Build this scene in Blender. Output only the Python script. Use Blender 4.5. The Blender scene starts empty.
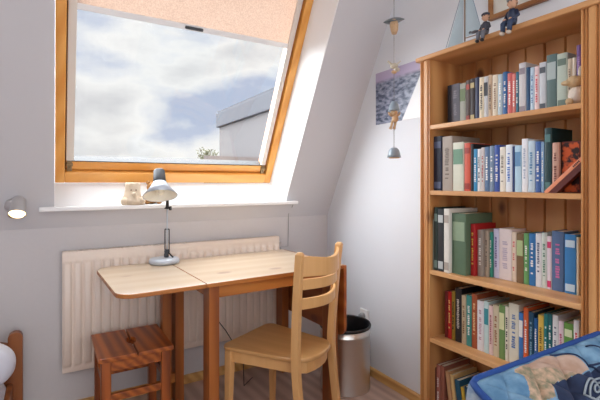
import bpy, bmesh, math, random
from mathutils import Vector, Matrix
random.seed(7)
COL = bpy.context.scene.collection
H = 1.25                       # camera height
S_, C_ = 0.5105, 0.8599        # yaw of the camera
PI = math.pi
# ------------------------------------------------------------------ measuring helpers (heights here are absolute)
def ray(u, v):
    a = (u-300)/417.0; b = (183-v)/417.0
    return Vector((S_+a*C_, C_-a*S_, b))
def at_x(u, v, X):
    d = ray(u, v); return Vector((0, 0, H)) + d*(X/d.x)
def at_y(u, v, Y):
    d = ray(u, v); return Vector((0, 0, H)) + d*(Y/d.y)
def at_z(u, v, Z):
    d = ray(u, v); return Vector((0, 0, H)) + d*((Z-H)/d.z)
def at_t(u, v, t):
    return Vector((0, 0, H)) + ray(u, v)*t
# ------------------------------------------------------------------ materials
def lin(c):
    r = []
    for x in c:
        x = x/255.0
        r.append(x/12.92 if x <= 0.04045 else ((x+0.055)/1.055)**2.4)
    return (r[0], r[1], r[2], 1)
MATS = {}
def base(name):
    m = bpy.data.materials.new(name); m.use_nodes = True
    return m, m.node_tree.nodes, m.node_tree.links, m.node_tree.nodes['Principled BSDF']
def plain(name, c, rough=0.6, metal=0.0, noise=0.06, nscale=30, bump=0.0, emit=None, coat=0.0, trans=0.0):
    if name in MATS: return MATS[name]
    m, N, L, P = base(name)
    P.inputs['Roughness'].default_value = rough; P.inputs['Metallic'].default_value = metal
    P.inputs['Coat Weight'].default_value = coat
    tc = N.new('ShaderNodeTexCoord'); no = N.new('ShaderNodeTexNoise'); no.inputs['Scale'].default_value = nscale
    no.inputs['Detail'].default_value = 4
    L.new(tc.outputs['Object'], no.inputs['Vector'])
    mx = N.new('ShaderNodeMix'); mx.data_type = 'RGBA'
    b = lin(c)
    mx.inputs[6].default_value = tuple(x*(1-noise) for x in b[:3])+(1,)
    mx.inputs[7].default_value = tuple(min(1, x*(1+noise)) for x in b[:3])+(1,)
    L.new(no.outputs['Fac'], mx.inputs[0]); L.new(mx.outputs[2], P.inputs['Base Color'])
    if bump:
        bp = N.new('ShaderNodeBump'); bp.inputs['Strength'].default_value = bump; bp.inputs['Distance'].default_value = 0.005
        L.new(no.outputs['Fac'], bp.inputs['Height']); L.new(bp.outputs['Normal'], P.inputs['Normal'])
    if emit:
        P.inputs['Emission Color'].default_value = lin(c); P.inputs['Emission Strength'].default_value = emit
    MATS[name] = m
    return m
def wood(name, c1, c2, axis=2, rough=0.45, scale=1.0, knots=0.5, coat=0.15, kc=None, ringy=0.5, flat=None):
    """grain runs along axis 0/1/2 of the object"""
    if name in MATS: return MATS[name]
    m, N, L, P = base(name)
    P.inputs['Roughness'].default_value = rough; P.inputs['Coat Weight'].default_value = coat; P.inputs['Coat Roughness'].default_value = 0.35
    tc = N.new('ShaderNodeTexCoord'); mp = N.new('ShaderNodeMapping')
    sc = [28*scale]*3; sc[axis] = 1.6*scale
    mp.inputs['Scale'].default_value = sc
    L.new(tc.outputs['Object'], mp.inputs['Vector'])
    no = N.new('ShaderNodeTexNoise'); no.inputs['Scale'].default_value = 1.0; no.inputs['Detail'].default_value = 5
    no.inputs['Distortion'].default_value = 0.6
    L.new(mp.outputs['Vector'], no.inputs['Vector'])
    wv = N.new('ShaderNodeTexWave'); wv.inputs['Scale'].default_value = 0.35; wv.inputs['Distortion'].default_value = 5
    wv.inputs['Detail'].default_value = 2; wv.inputs['Detail Scale'].default_value = 0.6
    wv.bands_direction = 'DIAGONAL'
    L.new(mp.outputs['Vector'], wv.inputs['Vector'])
    mm = N.new('ShaderNodeMix'); mm.data_type = 'FLOAT'; mm.inputs[0].default_value = ringy
    L.new(no.outputs['Fac'], mm.inputs[2]); L.new(wv.outputs['Fac'], mm.inputs[3])
    rp = N.new('ShaderNodeValToRGB'); rp.color_ramp.elements[0].position = 0.25; rp.color_ramp.elements[1].position = 0.75
    rp.color_ramp.elements[0].color = lin(c2); rp.color_ramp.elements[1].color = lin(c1)
    L.new(mm.outputs[0], rp.inputs['Fac'])
    out = rp.outputs['Color']
    if knots:
        mk = N.new('ShaderNodeMapping'); ks = [7.0]*3; ks[axis] = 4.0; ks = [0.0 if k_ == flat else ks[k_] for k_ in range(3)]; mk.inputs['Scale'].default_value = ks
        L.new(tc.outputs['Object'], mk.inputs['Vector'])
        vo = N.new('ShaderNodeTexVoronoi'); vo.inputs['Scale'].default_value = 0.9
        L.new(mk.outputs['Vector'], vo.inputs['Vector'])
        kr = N.new('ShaderNodeValToRGB'); kr.color_ramp.elements[0].position = 0.09; kr.color_ramp.elements[1].position = 0.17
        kr.color_ramp.elements[0].color = (knots, knots, knots, 1); kr.color_ramp.elements[1].color = (0, 0, 0, 1)
        L.new(vo.outputs['Distance'], kr.inputs['Fac'])
        mx = N.new('ShaderNodeMix'); mx.data_type = 'RGBA'
        L.new(kr.outputs['Color'], mx.inputs[0]); L.new(out, mx.inputs[6])
        k = kc or tuple(x*0.45 for x in c2)
        mx.inputs[7].default_value = lin(k); out = mx.outputs[2]
    L.new(out, P.inputs['Base Color'])
    bp = N.new('ShaderNodeBump'); bp.inputs['Strength'].default_value = 0.12; bp.inputs['Distance'].default_value = 0.002
    L.new(mm.outputs[0], bp.inputs['Height']); L.new(bp.outputs['Normal'], P.inputs['Normal'])
    MATS[name] = m
    return m
# ------------------------------------------------------------------ mesh builder
class MB:
    def __init__(s): s.bm = bmesh.new()
    def merge(s, b, M=None, smooth=False):
        if M is not None: bmesh.ops.transform(b, matrix=M, verts=b.verts)
        if smooth:
            for f in b.faces: f.smooth = True
        me = bpy.data.meshes.new('tmp'); b.to_mesh(me); s.bm.from_mesh(me); bpy.data.meshes.remove(me); b.free()
        return s
    def box(s, p0, p1, bev=0.0, M=None, seg=2):
        b = bmesh.new(); bmesh.ops.create_cube(b, size=1)
        sz = [abs(p1[i]-p0[i]) for i in range(3)]; ce = [(p1[i]+p0[i])/2 for i in range(3)]
        bmesh.ops.scale(b, vec=sz, verts=b.verts); bmesh.ops.translate(b, vec=ce, verts=b.verts)
        if bev: bmesh.ops.bevel(b, geom=b.edges[:], offset=min(bev, min(sz)*0.45), segments=seg, affect='EDGES', profile=0.5)
        return s.merge(b, M)
    def prism(s, poly, lo, hi, axis=2, bev=0.0, M=None, smooth=False):
        """polygon in the other two axes, extruded along axis"""
        b = bmesh.new(); n = len(poly)
        def pt(p, h):
            q = [p[0], p[1]]; q.insert(axis, h); return q
        A = [b.verts.new(pt(p, lo)) for p in poly]; B = [b.verts.new(pt(p, hi)) for p in poly]
        b.faces.new(A); b.faces.new(B[::-1])
        for i in range(n): b.faces.new((A[i], B[i], B[(i+1) % n], A[(i+1) % n]))
        bmesh.ops.recalc_face_normals(b, faces=b.faces)
        if bev:
            ed = [e for e in b.edges if (e.verts[0] in A) == (e.verts[1] in A)]
            bmesh.ops.bevel(b, geom=ed, offset=bev, segments=2, affect='EDGES', profile=0.5)
        return s.merge(b, M, smooth)
    def tube(s, pts, r, seg=10, closed=False, cap=True):
        pts = [Vector(p) for p in pts]; n = len(pts); b = bmesh.new(); rings = []
        rr = r if isinstance(r, (list, tuple)) else [r]*n
        up = None
        for i, p in enumerate(pts):
            if closed: d = pts[(i+1) % n]-pts[i-1]
            else: d = pts[min(i+1, n-1)]-pts[max(i-1, 0)]
            d.normalize()
            if up is None:
                up = d.orthogonal().normalized()
            else:
                up = (up-d*up.dot(d)).normalized()
            w = d.cross(up)
            rings.append([b.verts.new(p+(up*math.cos(2*PI*k/seg)+w*math.sin(2*PI*k/seg))*rr[i]) for k in range(seg)])
        for i in range(n if closed else n-1):
            A = rings[i]; B = rings[(i+1) % n]
            for k in range(seg): b.faces.new((A[k], A[(k+1) % seg], B[(k+1) % seg], B[k]))
        if cap and not closed: b.faces.new(rings[0][::-1]); b.faces.new(rings[-1])
        bmesh.ops.recalc_face_normals(b, faces=b.faces)
        for f in b.faces: f.smooth = len(f.verts) == 4
        return s.merge(b)
    def lathe(s, prof, M=None, seg=32, smooth=True, cap=True):
        b = bmesh.new(); rings = []
        for r, z in prof:
            if r < 1e-6: rings.append([b.verts.new((0, 0, z))])
            else: rings.append([b.verts.new((r*math.cos(2*PI*k/seg), r*math.sin(2*PI*k/seg), z)) for k in range(seg)])
        for A, B in zip(rings[:-1], rings[1:]):
            for k in range(seg):
                a0, a1 = A[k % len(A)], A[(k+1) % len(A)]; b0, b1 = B[k % len(B)], B[(k+1) % len(B)]
                vs = []
                for q in (a0, a1, b1, b0):
                    if q not in vs: vs.append(q)
                if len(vs) > 2: b.faces.new(vs)
        if cap:
            for R in (rings[0], rings[-1]):
                if len(R) > 1: b.faces.new(R)
        bmesh.ops.recalc_face_normals(b, faces=b.faces)
        for f in b.faces: f.smooth = smooth and len(f.verts) <= 4
        return s.merge(b, M)
    def ball(s, c, r, sc=(1, 1, 1), M=None, sub=2, lump=0.0):
        b = bmesh.new(); bmesh.ops.create_icosphere(b, subdivisions=sub, radius=1)
        for v in b.verts:
            k = 1+random.uniform(-lump, lump)
            v.co = Vector((v.co.x*sc[0]*r*k, v.co.y*sc[1]*r*k, v.co.z*sc[2]*r*k))
        T = Matrix.Translation(c)
        if M is not None: T = T @ M
        return s.merge(b, T, True)
    def loft(s, secs, cap=True, smooth=False):
        """secs: list of lists of points"""
        b = bmesh.new(); R = [[b.verts.new(p) for p in q] for q in secs]; n = len(secs[0])
        for A, B in zip(R[:-1], R[1:]):
            for k in range(n): b.faces.new((A[k], A[(k+1) % n], B[(k+1) % n], B[k]))
        if cap: b.faces.new(R[0][::-1]); b.faces.new(R[-1])
        bmesh.ops.recalc_face_normals(b, faces=b.faces)
        for f in b.faces: f.smooth = smooth
        return s.merge(b)
    def build(s, name, mat, parent=None, bevel=0.0, auto=False):
        me = bpy.data.meshes.new(name)
        s.bm.to_mesh(me); s.bm.free()
        ms = mat if isinstance(mat, (list, tuple)) else [mat]
        for m in ms: me.materials.append(m)
        o = bpy.data.objects.new(name, me); COL.objects.link(o)
        if parent is not None:
            o.parent = parent
        if bevel:
            md = o.modifiers.new('bevel', 'BEVEL'); md.width = bevel; md.segments = 2; md.limit_method = 'ANGLE'
            md.angle_limit = math.radians(40)
        return o
def thing(name, label, cat, loc=(0, 0, 0), rz=0, group=None):
    o = bpy.data.objects.new(name, None); COL.objects.link(o); o.empty_display_size = 0.05
    o.location = loc; o.rotation_euler = (0, 0, rz); o['label'] = label; o['category'] = cat
    if group: o['group'] = group
    return o
def shift(o, loc):
    """mesh was built in world coordinates: move its origin to loc"""
    o.data.transform(Matrix.Translation(-Vector(loc)))
def tag(o, label, cat, group=None):
    o['label'] = label; o['category'] = cat
    if group: o['group'] = group
    return o
def origin(o, loc):
    o.data.transform(Matrix.Translation(-Vector(loc))); o.location = loc; return o
def struct(o): o['kind'] = 'structure'; return o
def axisM(loc, d, up=(0, 0, 1)):
    d = Vector(d).normalized(); x = Vector(up).cross(d)
    if x.length < 1e-4: x = Vector((1, 0, 0))
    x.normalize(); y = d.cross(x)
    M = Matrix((x, y, d)).transposed().to_4x4(); M.translation = Vector(loc)
    return M
# ------------------------------------------------------------------ palette
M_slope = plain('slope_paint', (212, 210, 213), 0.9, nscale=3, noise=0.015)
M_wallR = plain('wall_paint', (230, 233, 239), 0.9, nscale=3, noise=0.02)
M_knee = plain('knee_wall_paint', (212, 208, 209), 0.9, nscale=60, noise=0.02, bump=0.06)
M_white = plain('white_gloss_paint', (250, 250, 250), 0.4, noise=0.01)
M_ceil = plain('ceiling_paint', (235, 233, 230), 0.9, noise=0.01)
M_floor = wood('floor_planks', (208, 182, 168), (184, 156, 142), 1, 0.5, 0.8, 0.0)
M_pineB = wood('baseboard_pine', (222, 178, 112), (200, 148, 84), 1, 0.5, knots=0.2)
M_win = wood('window_pine', (246, 180, 92), (234, 160, 70), 0, 0.35, 0.6, 0.0, coat=0.4)
M_winS = wood('window_pine_side', (246, 180, 92), (232, 158, 68), 2, 0.35, 0.6, 0.0, coat=0.4)
M_top = wood('table_top_pine', (214, 192, 166), (200, 172, 136), 0, 0.28, 0.5, 0.7, coat=0.9, kc=(140, 84, 50), ringy=0.35, flat=2)
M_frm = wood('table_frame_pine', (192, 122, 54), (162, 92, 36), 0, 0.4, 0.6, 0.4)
M_frmV = wood('table_leg_pine', (174, 102, 44), (142, 76, 30), 2, 0.4, 0.6, 0.4)
M_stool = wood('stool_dark_pine', (186, 102, 34), (132, 60, 16), 1, 0.42, 1.3, 0.3, coat=0.1, ringy=0.45)
M_stoolV = wood('stool_leg_pine', (172, 90, 32), (124, 58, 18), 2, 0.4, 0.8, 0.3)
M_beech = wood('beech', (230, 180, 120), (222, 170, 108), 2, 0.4, 1.2, 0.0, ringy=.1)
M_beechH = wood('beech_seat', (214, 166, 108), (200, 150, 94), 1, 0.35, 0.8, 0.0, coat=0.3, ringy=.15)
M_shelf = wood('bookcase_pine_shelf', (222, 170, 116), (202, 146, 92), 1, 0.45, 0.6, 0.7, kc=(120, 66, 34), flat=2)
M_case = wood('bookcase_pine_post', (214, 158, 100), (186, 124, 70), 2, 0.45, 0.6, 0.7, kc=(100, 52, 24), flat=0)
M_back = wood('bookcase_pine_boards', (204, 146, 88), (182, 120, 66), 2, 0.5, 0.5, 0.95, kc=(92, 50, 26), flat=0)
M_chrome = plain('brushed_metal', (226, 224, 222), 0.34, 1.0, noise=0.03, nscale=6)
M_steel = plain('bin_steel', (222, 218, 212), 0.3, 1.0, noise=0.03, nscale=4)
M_rad = plain('radiator_enamel', (242, 226, 212), 0.35, noise=0.01)
M_black = plain('black_plastic', (28, 28, 30), 0.45)
M_grey = plain('dark_grey_plastic', (66, 70, 76), 0.5)
M_silver = plain('lamp_silver', (200, 208, 218), 0.35, 0.3, noise=0.02)
M_cream = plain('lamp_inner_white', (252, 246, 232), 0.5)
M_string = plain('string_grey', (120, 116, 112), 0.8)
M_alu = plain('blind_rail', (232, 224, 214), 0.45, noise=0.01)
M_sheet = plain('white_cotton', (226, 228, 240), 0.9, nscale=14, noise=0.03, bump=0.2)
M_bulb = plain('lamp_glow', (255, 216, 150), 0.4, emit=9.0)
# ------------------------------------------------------------------ the room
X0, Y0 = 1.79, 2.61
ZK = H-0.2425; K = 1.87; XL, YB, ZC = -2.6, -2.2, 2.6
def ys(z, off=0.0): return 2.48 - (z-H)/K + off      # slope plane
WX0, WX1, RX1 = 0.012, 1.351, 1.395
m = MB(); m.box((XL-.1, YB-.1, -.06), (X0+.1, Y0+.3, 0)); struct(m.build('floor', M_floor))
# planks drawn as real shallow seams
m = MB(); m.box((XL-.1, YB-.1, ZC), (X0+.1, 2.1, ZC+.1)); struct(m.build('ceiling', M_ceil))
m = MB(); m.prism([(YB-.1, 0), (Y0, 0), (Y0, ZK), (ys(ZC), ZC), (YB-.1, ZC)], X0, X0+.1, 0); struct(m.build('wall_right', M_wallR))
m = MB(); m.prism([(YB-.1, 0), (Y0, 0), (Y0, ZK), (ys(ZC), ZC), (YB-.1, ZC)], XL-.1, XL, 0); struct(m.build('wall_left', M_wallR))
m = MB(); m.box((XL, YB-.1, 0), (X0, YB, ZC)); struct(m.build('wall_front', M_wallR))
m = MB(); m.box((XL-.1, Y0, 0), (X0+.1, Y0+.28, ZK)); struct(m.build('wall_back', M_knee))
sl = [(Y0, ZK), (ys(ZC), ZC), (ys(ZC, .24), ZC), (Y0+.24, ZK)]
m = MB()
m.prism(sl, XL-.1, WX0-.004, 0)
m.prism(sl, RX1, X0+.1, 0)
m.prism([(Y0, ZK), (ys(H-.145), H-.145), (2.70, H-.145), (2.70, H-.002), (2.9, H-.002), (2.9, ZK)], WX0-.004, RX1, 0)
m.prism([(ys(H+1.238), H+1.238), (ys(ZC), ZC), (ys(ZC, .24), ZC), (ys(H+1.238, .24), H+1.238)], WX0-.004, RX1, 0)
struct(m.build('wall_slope', M_slope))
# white lining of the window recess (right cheek is slightly splayed)
m = MB()
zt, zb = H+1.238, H-.125
for (za, ya0, ya1) in ((0, 0, 0),):
    secs = []
    for z in (zb, H, zt):
        yi, yo = ys(z)-.004, (2.70-(z-H)/K if z > H else 2.70)+.01
        secs.append([(RX1-.002, yi, z), (RX1+.004, yi, z), (RX1+.004, yo, z), (WX1, yo, z)])
    m.loft(secs)
m.prism([(2.60, H-.1255), (2.699, H-.001), (2.704, H-.001), (2.704, H-.1255)], WX0-.004, RX1, 0)
struct(m.build('trim_1', M_white))
m = MB(); m.box((-.06, 2.497, H-.147), (1.47, 2.70, H-.125), .004)
o = struct(m.build('trim_2', M_white))
m = MB(); m.prism([(X0-.018, 0), (X0, 0), (X0, .052), (X0-.010, .052), (X0-.018, .044)], YB, Y0, 1); 
bb = m.build('baseboard_right', M_pineB); struct(bb)
m = MB(); m.prism([(Y0-.018, 0), (Y0, 0), (Y0, .052), (Y0-.010, .052), (Y0-.018, .044)], XL, X0-.018, 0); struct(m.build('baseboard_back', M_pineB))
# ------------------------------------------------------------------ roof window
TH = math.atan(K); es = Vector((0, -math.cos(TH), math.sin(TH))); en = Vector((0, -math.sin(TH), -math.cos(TH)))
MW = Matrix(((1, es.x, en.x, 0), (0, es.y, en.y, 2.70), (0, es.z, en.z, H), (0, 0, 0, 1)))
WL = 1.40
def wbox(mb, x0, x1, s0, s1, n0, n1, bev=.004): mb.box((x0, s0, n0), (x1, s1, n1), bev, MW)
win = bpy.data.objects.new('window_1', None); COL.objects.link(win); win['kind'] = 'structure'
fw = .047
m = MB(); wbox(m, WX0, WX0+fw, 0, WL, -.1, 0); wbox(m, WX1-fw, WX1, 0, WL, -.1, 0); m.build('window_frame', M_winS, win)
m = MB(); wbox(m, WX0+fw, WX1-fw, 0, .066, -.1, -.001); wbox(m, WX0+fw, WX1-fw, WL-.066, WL, -.1, -.001); m.build('frame_rail', M_win, win)
m = MB(); wbox(m, WX0+fw+.004, WX0+fw+.032, .07, WL-.07, -.1, -.04); wbox(m, WX1-fw-.032, WX1-fw-.004, .07, WL-.07, -.1, -.04)
m.build('sash_side', M_winS, win)
m = MB(); wbox(m, WX0+fw+.032, WX1-fw-.032, .07, .122, -.1, -.03); wbox(m, WX0+fw+.032, WX1-fw-.032, WL-.12, WL-.07, -.1, -.03); m.build('sash_rail', M_win, win)
m = MB(); wbox(m, WX0+fw+.002, WX1-fw-.002, .066, .0705, -.1, -.045, 0); wbox(m, WX0+fw, WX0+fw+.0045, .07, WL-.07, -.1, -.045, 0)
wbox(m, WX1-fw-.0045, WX1-fw, .07, WL-.07, -.1, -.045, 0); m.build('seal', M_black, win)
m = MB(); wbox(m, WX0+fw+.032, WX1-fw-.032, .1215, .127, -.1, -.029, .001); m.build('glazing_bead', M_black, win)
gm = bpy.data.materials.new('window_glass'); gm.use_nodes = True; N = gm.node_tree.nodes; L = gm.node_tree.links
N.remove(N['Principled BSDF']); tr = N.new('ShaderNodeBsdfTransparent'); gl = N.new('ShaderNodeBsdfGlossy'); gl.inputs['Roughness'].default_value = 0.02
mx = N.new('ShaderNodeMixShader'); mx.inputs[0].default_value = 0.04; tr.inputs['Color'].default_value = (.97, .98, .98, 1)
L.new(tr.outputs[0], mx.inputs[1]); L.new(gl.outputs[0], mx.inputs[2]); L.new(mx.outputs[0], N['Material Output'].inputs['Surface'])
m = MB(); wbox(m, WX0+fw+.02, WX1-fw-.02, .12, WL-.1, -.052, -.046, 0); m.build('glass', gm, win)
for sx in (WX0+fw+.010, WX1-fw-.036):
    m = MB(); wbox(m, sx, sx+.026, .060, .125, -.045, -.018, .003)
    m.lathe([(.007, 0), (.007, .006)], MW @ Matrix.Translation((sx+.013, .085, -.018)), 12)
    wbox(m, sx-.004, sx+.03, .10, .112, -.04, -.012, .002)
    m.build('hinge', plain('aged_metal', (150, 128, 96), .4, .8), win)
# blind: side rails, fabric, bar
bl = thing('roller_blind', 'beige fabric roller blind with white bottom bar across the top of the roof window', 'blind', (0.68, 2.66, H+.10))
bl0 = bl.location.copy()
def bpart(mb, name, mat):
    o = mb.build(name, mat, bl); shift(o, bl0); return o
m = MB(); wbox(m, WX0+fw+.006, WX0+fw+.044, .131, WL-.08, -.04, -.018, .003); bpart(m, 'side_rail', M_alu)
m = MB(); wbox(m, WX1-fw-.046, WX1-fw-.012, .131, WL-.08, -.04, -.018, .003); bpart(m, 'side_rail', M_alu)
fm, N, L, P = base('blind_fabric')
P.inputs['Base Color'].default_value = lin((226, 200, 176)); P.inputs['Roughness'].default_value = .9
tl = N.new('ShaderNodeBsdfTranslucent'); tl.inputs['Color'].default_value = lin((236, 210, 184)); mx = N.new('ShaderNodeMixShader'); mx.inputs[0].default_value = .55
tc = N.new('ShaderNodeTexCoord'); no = N.new('ShaderNodeTexNoise'); no.inputs['Scale'].default_value = 160; L.new(tc.outputs['Object'], no.inputs['Vector'])
rp = N.new('ShaderNodeValToRGB'); rp.color_ramp.elements[0].position = .35; rp.color_ramp.elements[1].position = .65
rp.color_ramp.elements[0].color = lin((200, 182, 170)); rp.color_ramp.elements[1].color = lin((220, 204, 192)); L.new(no.outputs['Fac'], rp.inputs['Fac'])
L.new(rp.outputs['Color'], P.inputs['Base Color']); L.new(rp.outputs['Color'], tl.inputs['Color'])
L.new(P.outputs[0], mx.inputs[1]); L.new(tl.outputs[0], mx.inputs[2]); L.new(mx.outputs[0], N['Material Output'].inputs['Surface'])
m = MB(); wbox(m, WX0+fw+.04, WX1-fw-.04, .965, WL-.09, -.032, -.030, 0); bpart(m, 'fabric', fm)
m = MB(); wbox(m, WX0+fw+.045, WX1-fw-.04, .938, .968, -.036, -.022, .003); bpart(m, 'bottom_bar', M_white)
m = MB(); wbox(m, .62, .72, .944, .960, -.023, -.010, .004); bpart(m, 'handle', M_grey)
# ------------------------------------------------------------------ outside
def leafy(mb, c, r, n, s):
    for i in range(n):
        p = Vector((random.gauss(0, 1), random.gauss(0, 1), random.gauss(0, 1))).normalized()*r*random.uniform(.5, 1)
        q = Vector(c)+Vector((p.x, p.y, p.z*.9)); d = Vector((random.uniform(-1, 1), random.uniform(-1, 1), random.uniform(-1, 1))).normalized()
        e = d.orthogonal().normalized()
        b = bmesh.new(); vs = [b.verts.new(q+d*s), b.verts.new(q+e*s*.5), b.verts.new(q-d*s), b.verts.new(q-e*s*.5)]; b.faces.new(vs); mb.merge(b)
dr = thing('neighbouring_dormer', 'pale flat-roofed dormer with dark fascia seen outside through the roof window', 'dormer', (3.0, 4.6, 0))
d0 = dr.location.copy()
m = MB(); m.box((2.07, 3.3, -1), (4.2, 5.76, H+.83)); o = m.build('wall', plain('dormer_render', (92, 89, 90), .9, noise=.05), dr); shift(o, d0)
m = MB(); m.box((2.03, 3.2, H+.80), (4.3, 5.80, H+1.0), .01); m.box((2.05, 3.2, H+.995), (4.28, 5.78, H+1.03)); o = m.build('fascia', plain('dormer_fascia', (62, 64, 72), .8), dr); shift(o, d0)
m = MB(); m.prism([(3.0, H+.20), (6.2, H+.42), (6.2, -1), (3.0, -1)], 1.98, 4.4, 0); o = m.build('roof_slope', plain('roof_tiles', (78, 66, 62), .9, nscale=8, noise=.3), dr); shift(o, d0)
tp = at_t(209, 155, 7)
tg = thing('tree', 'distant leafy treetop beside the pale dormer outside', 'tree', (tp.x, tp.y, -1))
m = MB(); m.tube([(0, 0, 0), (.05, 0, 1.2), (0, .05, tp.z+1)], [.12, .09, .04]); m.build('trunk', plain('bark', (90, 76, 64), .9), tg)
m = MB()
for k in range(8): leafy(m, (random.uniform(-.13, .10), random.uniform(-.12, .12), tp.z+1+random.uniform(-.35, .06)), .12, 60, .024)
m.build('foliage', plain('tree_leaves', (104, 106, 78), .8, noise=.3, nscale=3), tg)
# ------------------------------------------------------------------ radiator
RX, RY, RZ0, RZ1 = .045, 2.545, .235, .882
rad = thing('radiator', 'cream ribbed panel radiator under the window behind the table', 'radiator', (.69, 2.57, RZ0))
r0 = rad.location.copy(); RW = 1.30; NR = 27
b = bmesh.new(); cols = []
xs = [RX+RW*i/(NR*10) for i in range(NR*10+1)]
def ribh(x, z):
    t = ((x-RX)/RW*NR) % 1.0; e = max(0, min(1, (0.5-abs(t-.5))/.17-.35)); e = e*e*(3-2*e)
    zz = min((z-(RZ0+.035))/.012, ((RZ1-.05)-z)/.012); zz = max(0, min(1, zz)); return -.017*e*zz
zs = [RZ0, RZ0+.02, RZ0+.034, RZ0+.04, RZ0+.05, (RZ0+RZ1)/2, RZ1-.064, RZ1-.056, RZ1-.05, RZ1-.03, RZ1-.006, RZ1]
for x in xs: cols.append([b.verts.new((x, RY+ribh(x, z)+(0.006 if z in (RZ0, RZ1) else 0), z)) for z in zs])
for A, B in zip(cols[:-1], cols[1:]):
    for k in range(len(zs)-1): f = b.faces.new((A[k], B[k], B[k+1], A[k+1])); f.smooth = True
m = MB(); m.merge(b); o = m.build('front_panel', M_rad, rad); shift(o, r0)
m = MB(); m.box((RX, RY+.004, RZ0), (RX+.004, 2.597, RZ1)); m.box((RX+RW-.004, RY+.004, RZ0), (RX+RW, 2.597, RZ1)); o = m.build('side_cover', M_rad, rad); shift(o, r0)
m = MB()
m.box((RX, RY+.004, RZ1-.004), (RX+RW, RY+.012, RZ1)); m.box((RX, 2.587, RZ1-.004), (RX+RW, 2.597, RZ1))
for i in range(66): m.box((RX+.006+i*.0196, RY+.01, RZ1-.004), (RX+.016+i*.0196, 2.59, RZ1))
o = m.build('top_grille', M_rad, rad); shift(o, r0)
m = MB(); m.box((RX+.01, 2.585, RZ0+.01), (RX+RW-.01, 2.60, RZ1-.02)); o = m.build('back_panel', M_rad, rad); shift(o, r0)
m = MB(); m.tube([(RX+RW, 2.575, RZ0+.08), (RX+RW+.05, 2.575, RZ0+.08), (RX+RW+.05, 2.575, .0)], .009); m.lathe([(.02, 0), (.024, .02), (.024, .055), (.018, .07)], axisM((RX+RW+.05, 2.57, RZ0+.09), (0, -.3, 1)), 20)
o = m.build('valve', M_white, rad); shift(o, r0)
# bleed valve and plug bits at the right upper end
m = MB(); m.tube([(RX+RW, 2.57, RZ1-.045), (RX+RW+.02, 2.57, RZ1-.045)], .009); o = m.build('bleed_plug', M_chrome, rad); shift(o, r0)
tag(MB().tube([at_y(293, 205, 2.55), at_y(291, 209, 2.59), at_y(288.5, 214, 2.598), at_y(288.3, 230, 2.603), at_y(288, 246, 2.603), (1.385, 2.60, .8), (1.39, 2.60, .55)], .0022, 6).build('blind_cable', plain('pale_cable', (150, 148, 146), .6)), 'thin grey cable hanging from the right end of the window sill', 'cable')
# ------------------------------------------------------------------ spotlight
sp = thing('wall_spotlight', 'small chrome wall spotlight glowing left of the window sill', 'lamp', at_y(14, 205, 2.53))
s0 = sp.location.copy()
pw = at_y(14, 205, 2.535); 
def slope_pt(u, v):
    d = ray(u, v); t = 2.48/(d.y+d.z/K); return Vector((0, 0, H))+d*t
pw = slope_pt(13, 205); nrm = en.copy(); 
m = MB(); m.lathe([(.036, 0), (.036, .012), (.03, .018), (0, .018)], axisM(pw, nrm), 28); o = m.build('wall_mount', M_chrome, sp); shift(o, s0)
hc = pw+Vector((.026, -.080, -.004)); hd = Vector((-.05, -.62, -.78)).normalized()
m = MB(); m.tube([pw, hc], .008); o = m.build('arm', M_chrome, sp); shift(o, s0)
m = MB(); m.lathe([(0, -.05), (.02, -.05), (.028, -.04), (.031, 0), (.038, .045), (.041, .05), (.038, .05), (.035, .042), (.0, .04)], axisM(hc, hd), 32); o = m.build('lamp_head', M_chrome, sp); shift(o, s0)
m = MB(); m.lathe([(0, .0425), (.032, .0425), (.03, .047), (0, .049)], axisM(hc, hd), 28); o = m.build('bulb', M_bulb, sp); shift(o, s0)
sl_ = bpy.data.lights.new('spot_bulb', 'SPOT'); sl_.energy = 2.0; sl_.color = (1, .8, .55); sl_.spot_size = 1.7; sl_.spot_blend = .8; sl_.shadow_soft_size = .03
lo = bpy.data.objects.new('spot_bulb', sl_); COL.objects.link(lo); lo.location = hc+hd*.065; lo.rotation_euler = hd.to_track_quat('-Z', 'Y').to_euler()
# ------------------------------------------------------------------ drop-leaf table
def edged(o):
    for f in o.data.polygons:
        if f.normal.z < .75: f.material_index = 1  # side faces in darker orange: varnish tone with the edge's shade painted in
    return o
TZ = .795; TA = math.radians(2.5)
tb = thing('drop_leaf_table', 'pine drop-leaf table with its left leaf raised and right leaf hanging down', 'table', (.225, 1.815, 0), TA)
TD = .664   # depth; local x to the right, local y to the wall
xs_, xe = .375, 1.165
def rrect(x0, y0, x1, y1, r0, r1, r2, r3, n=7):
    """corner radii: (x0,y0),(x1,y0),(x1,y1),(x0,y1)"""
    P = []
    for cx, cy, r, a in ((x0+r0, y0+r0, r0, PI), (x1-r1, y0+r1, r1, 1.5*PI), (x1-r2, y1-r2, r2, 0), (x0+r3, y1-r3, r3, .5*PI)):
        if r < 1e-4: P.append((cx, cy)); continue
        for k in range(n+1): P.append((cx+r*math.cos(a+k/n*PI/2), cy+r*math.sin(a+k/n*PI/2)))
    return P
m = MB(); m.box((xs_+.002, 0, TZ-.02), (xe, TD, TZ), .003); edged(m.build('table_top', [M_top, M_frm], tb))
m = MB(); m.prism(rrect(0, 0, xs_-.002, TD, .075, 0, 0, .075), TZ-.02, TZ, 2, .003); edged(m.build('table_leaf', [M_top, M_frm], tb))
m = MB(); m.prism([(p[1], p[0]) for p in rrect(TZ-.40, 0, TZ-.004, TD, .05, 0, 0, .05)], xe+.003, xe+.023, 0, .003); m.build('table_leaf', wood('leaf_pine', (176, 100, 44), (150, 76, 30), 1, .4, .6, .5), tb)
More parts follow.
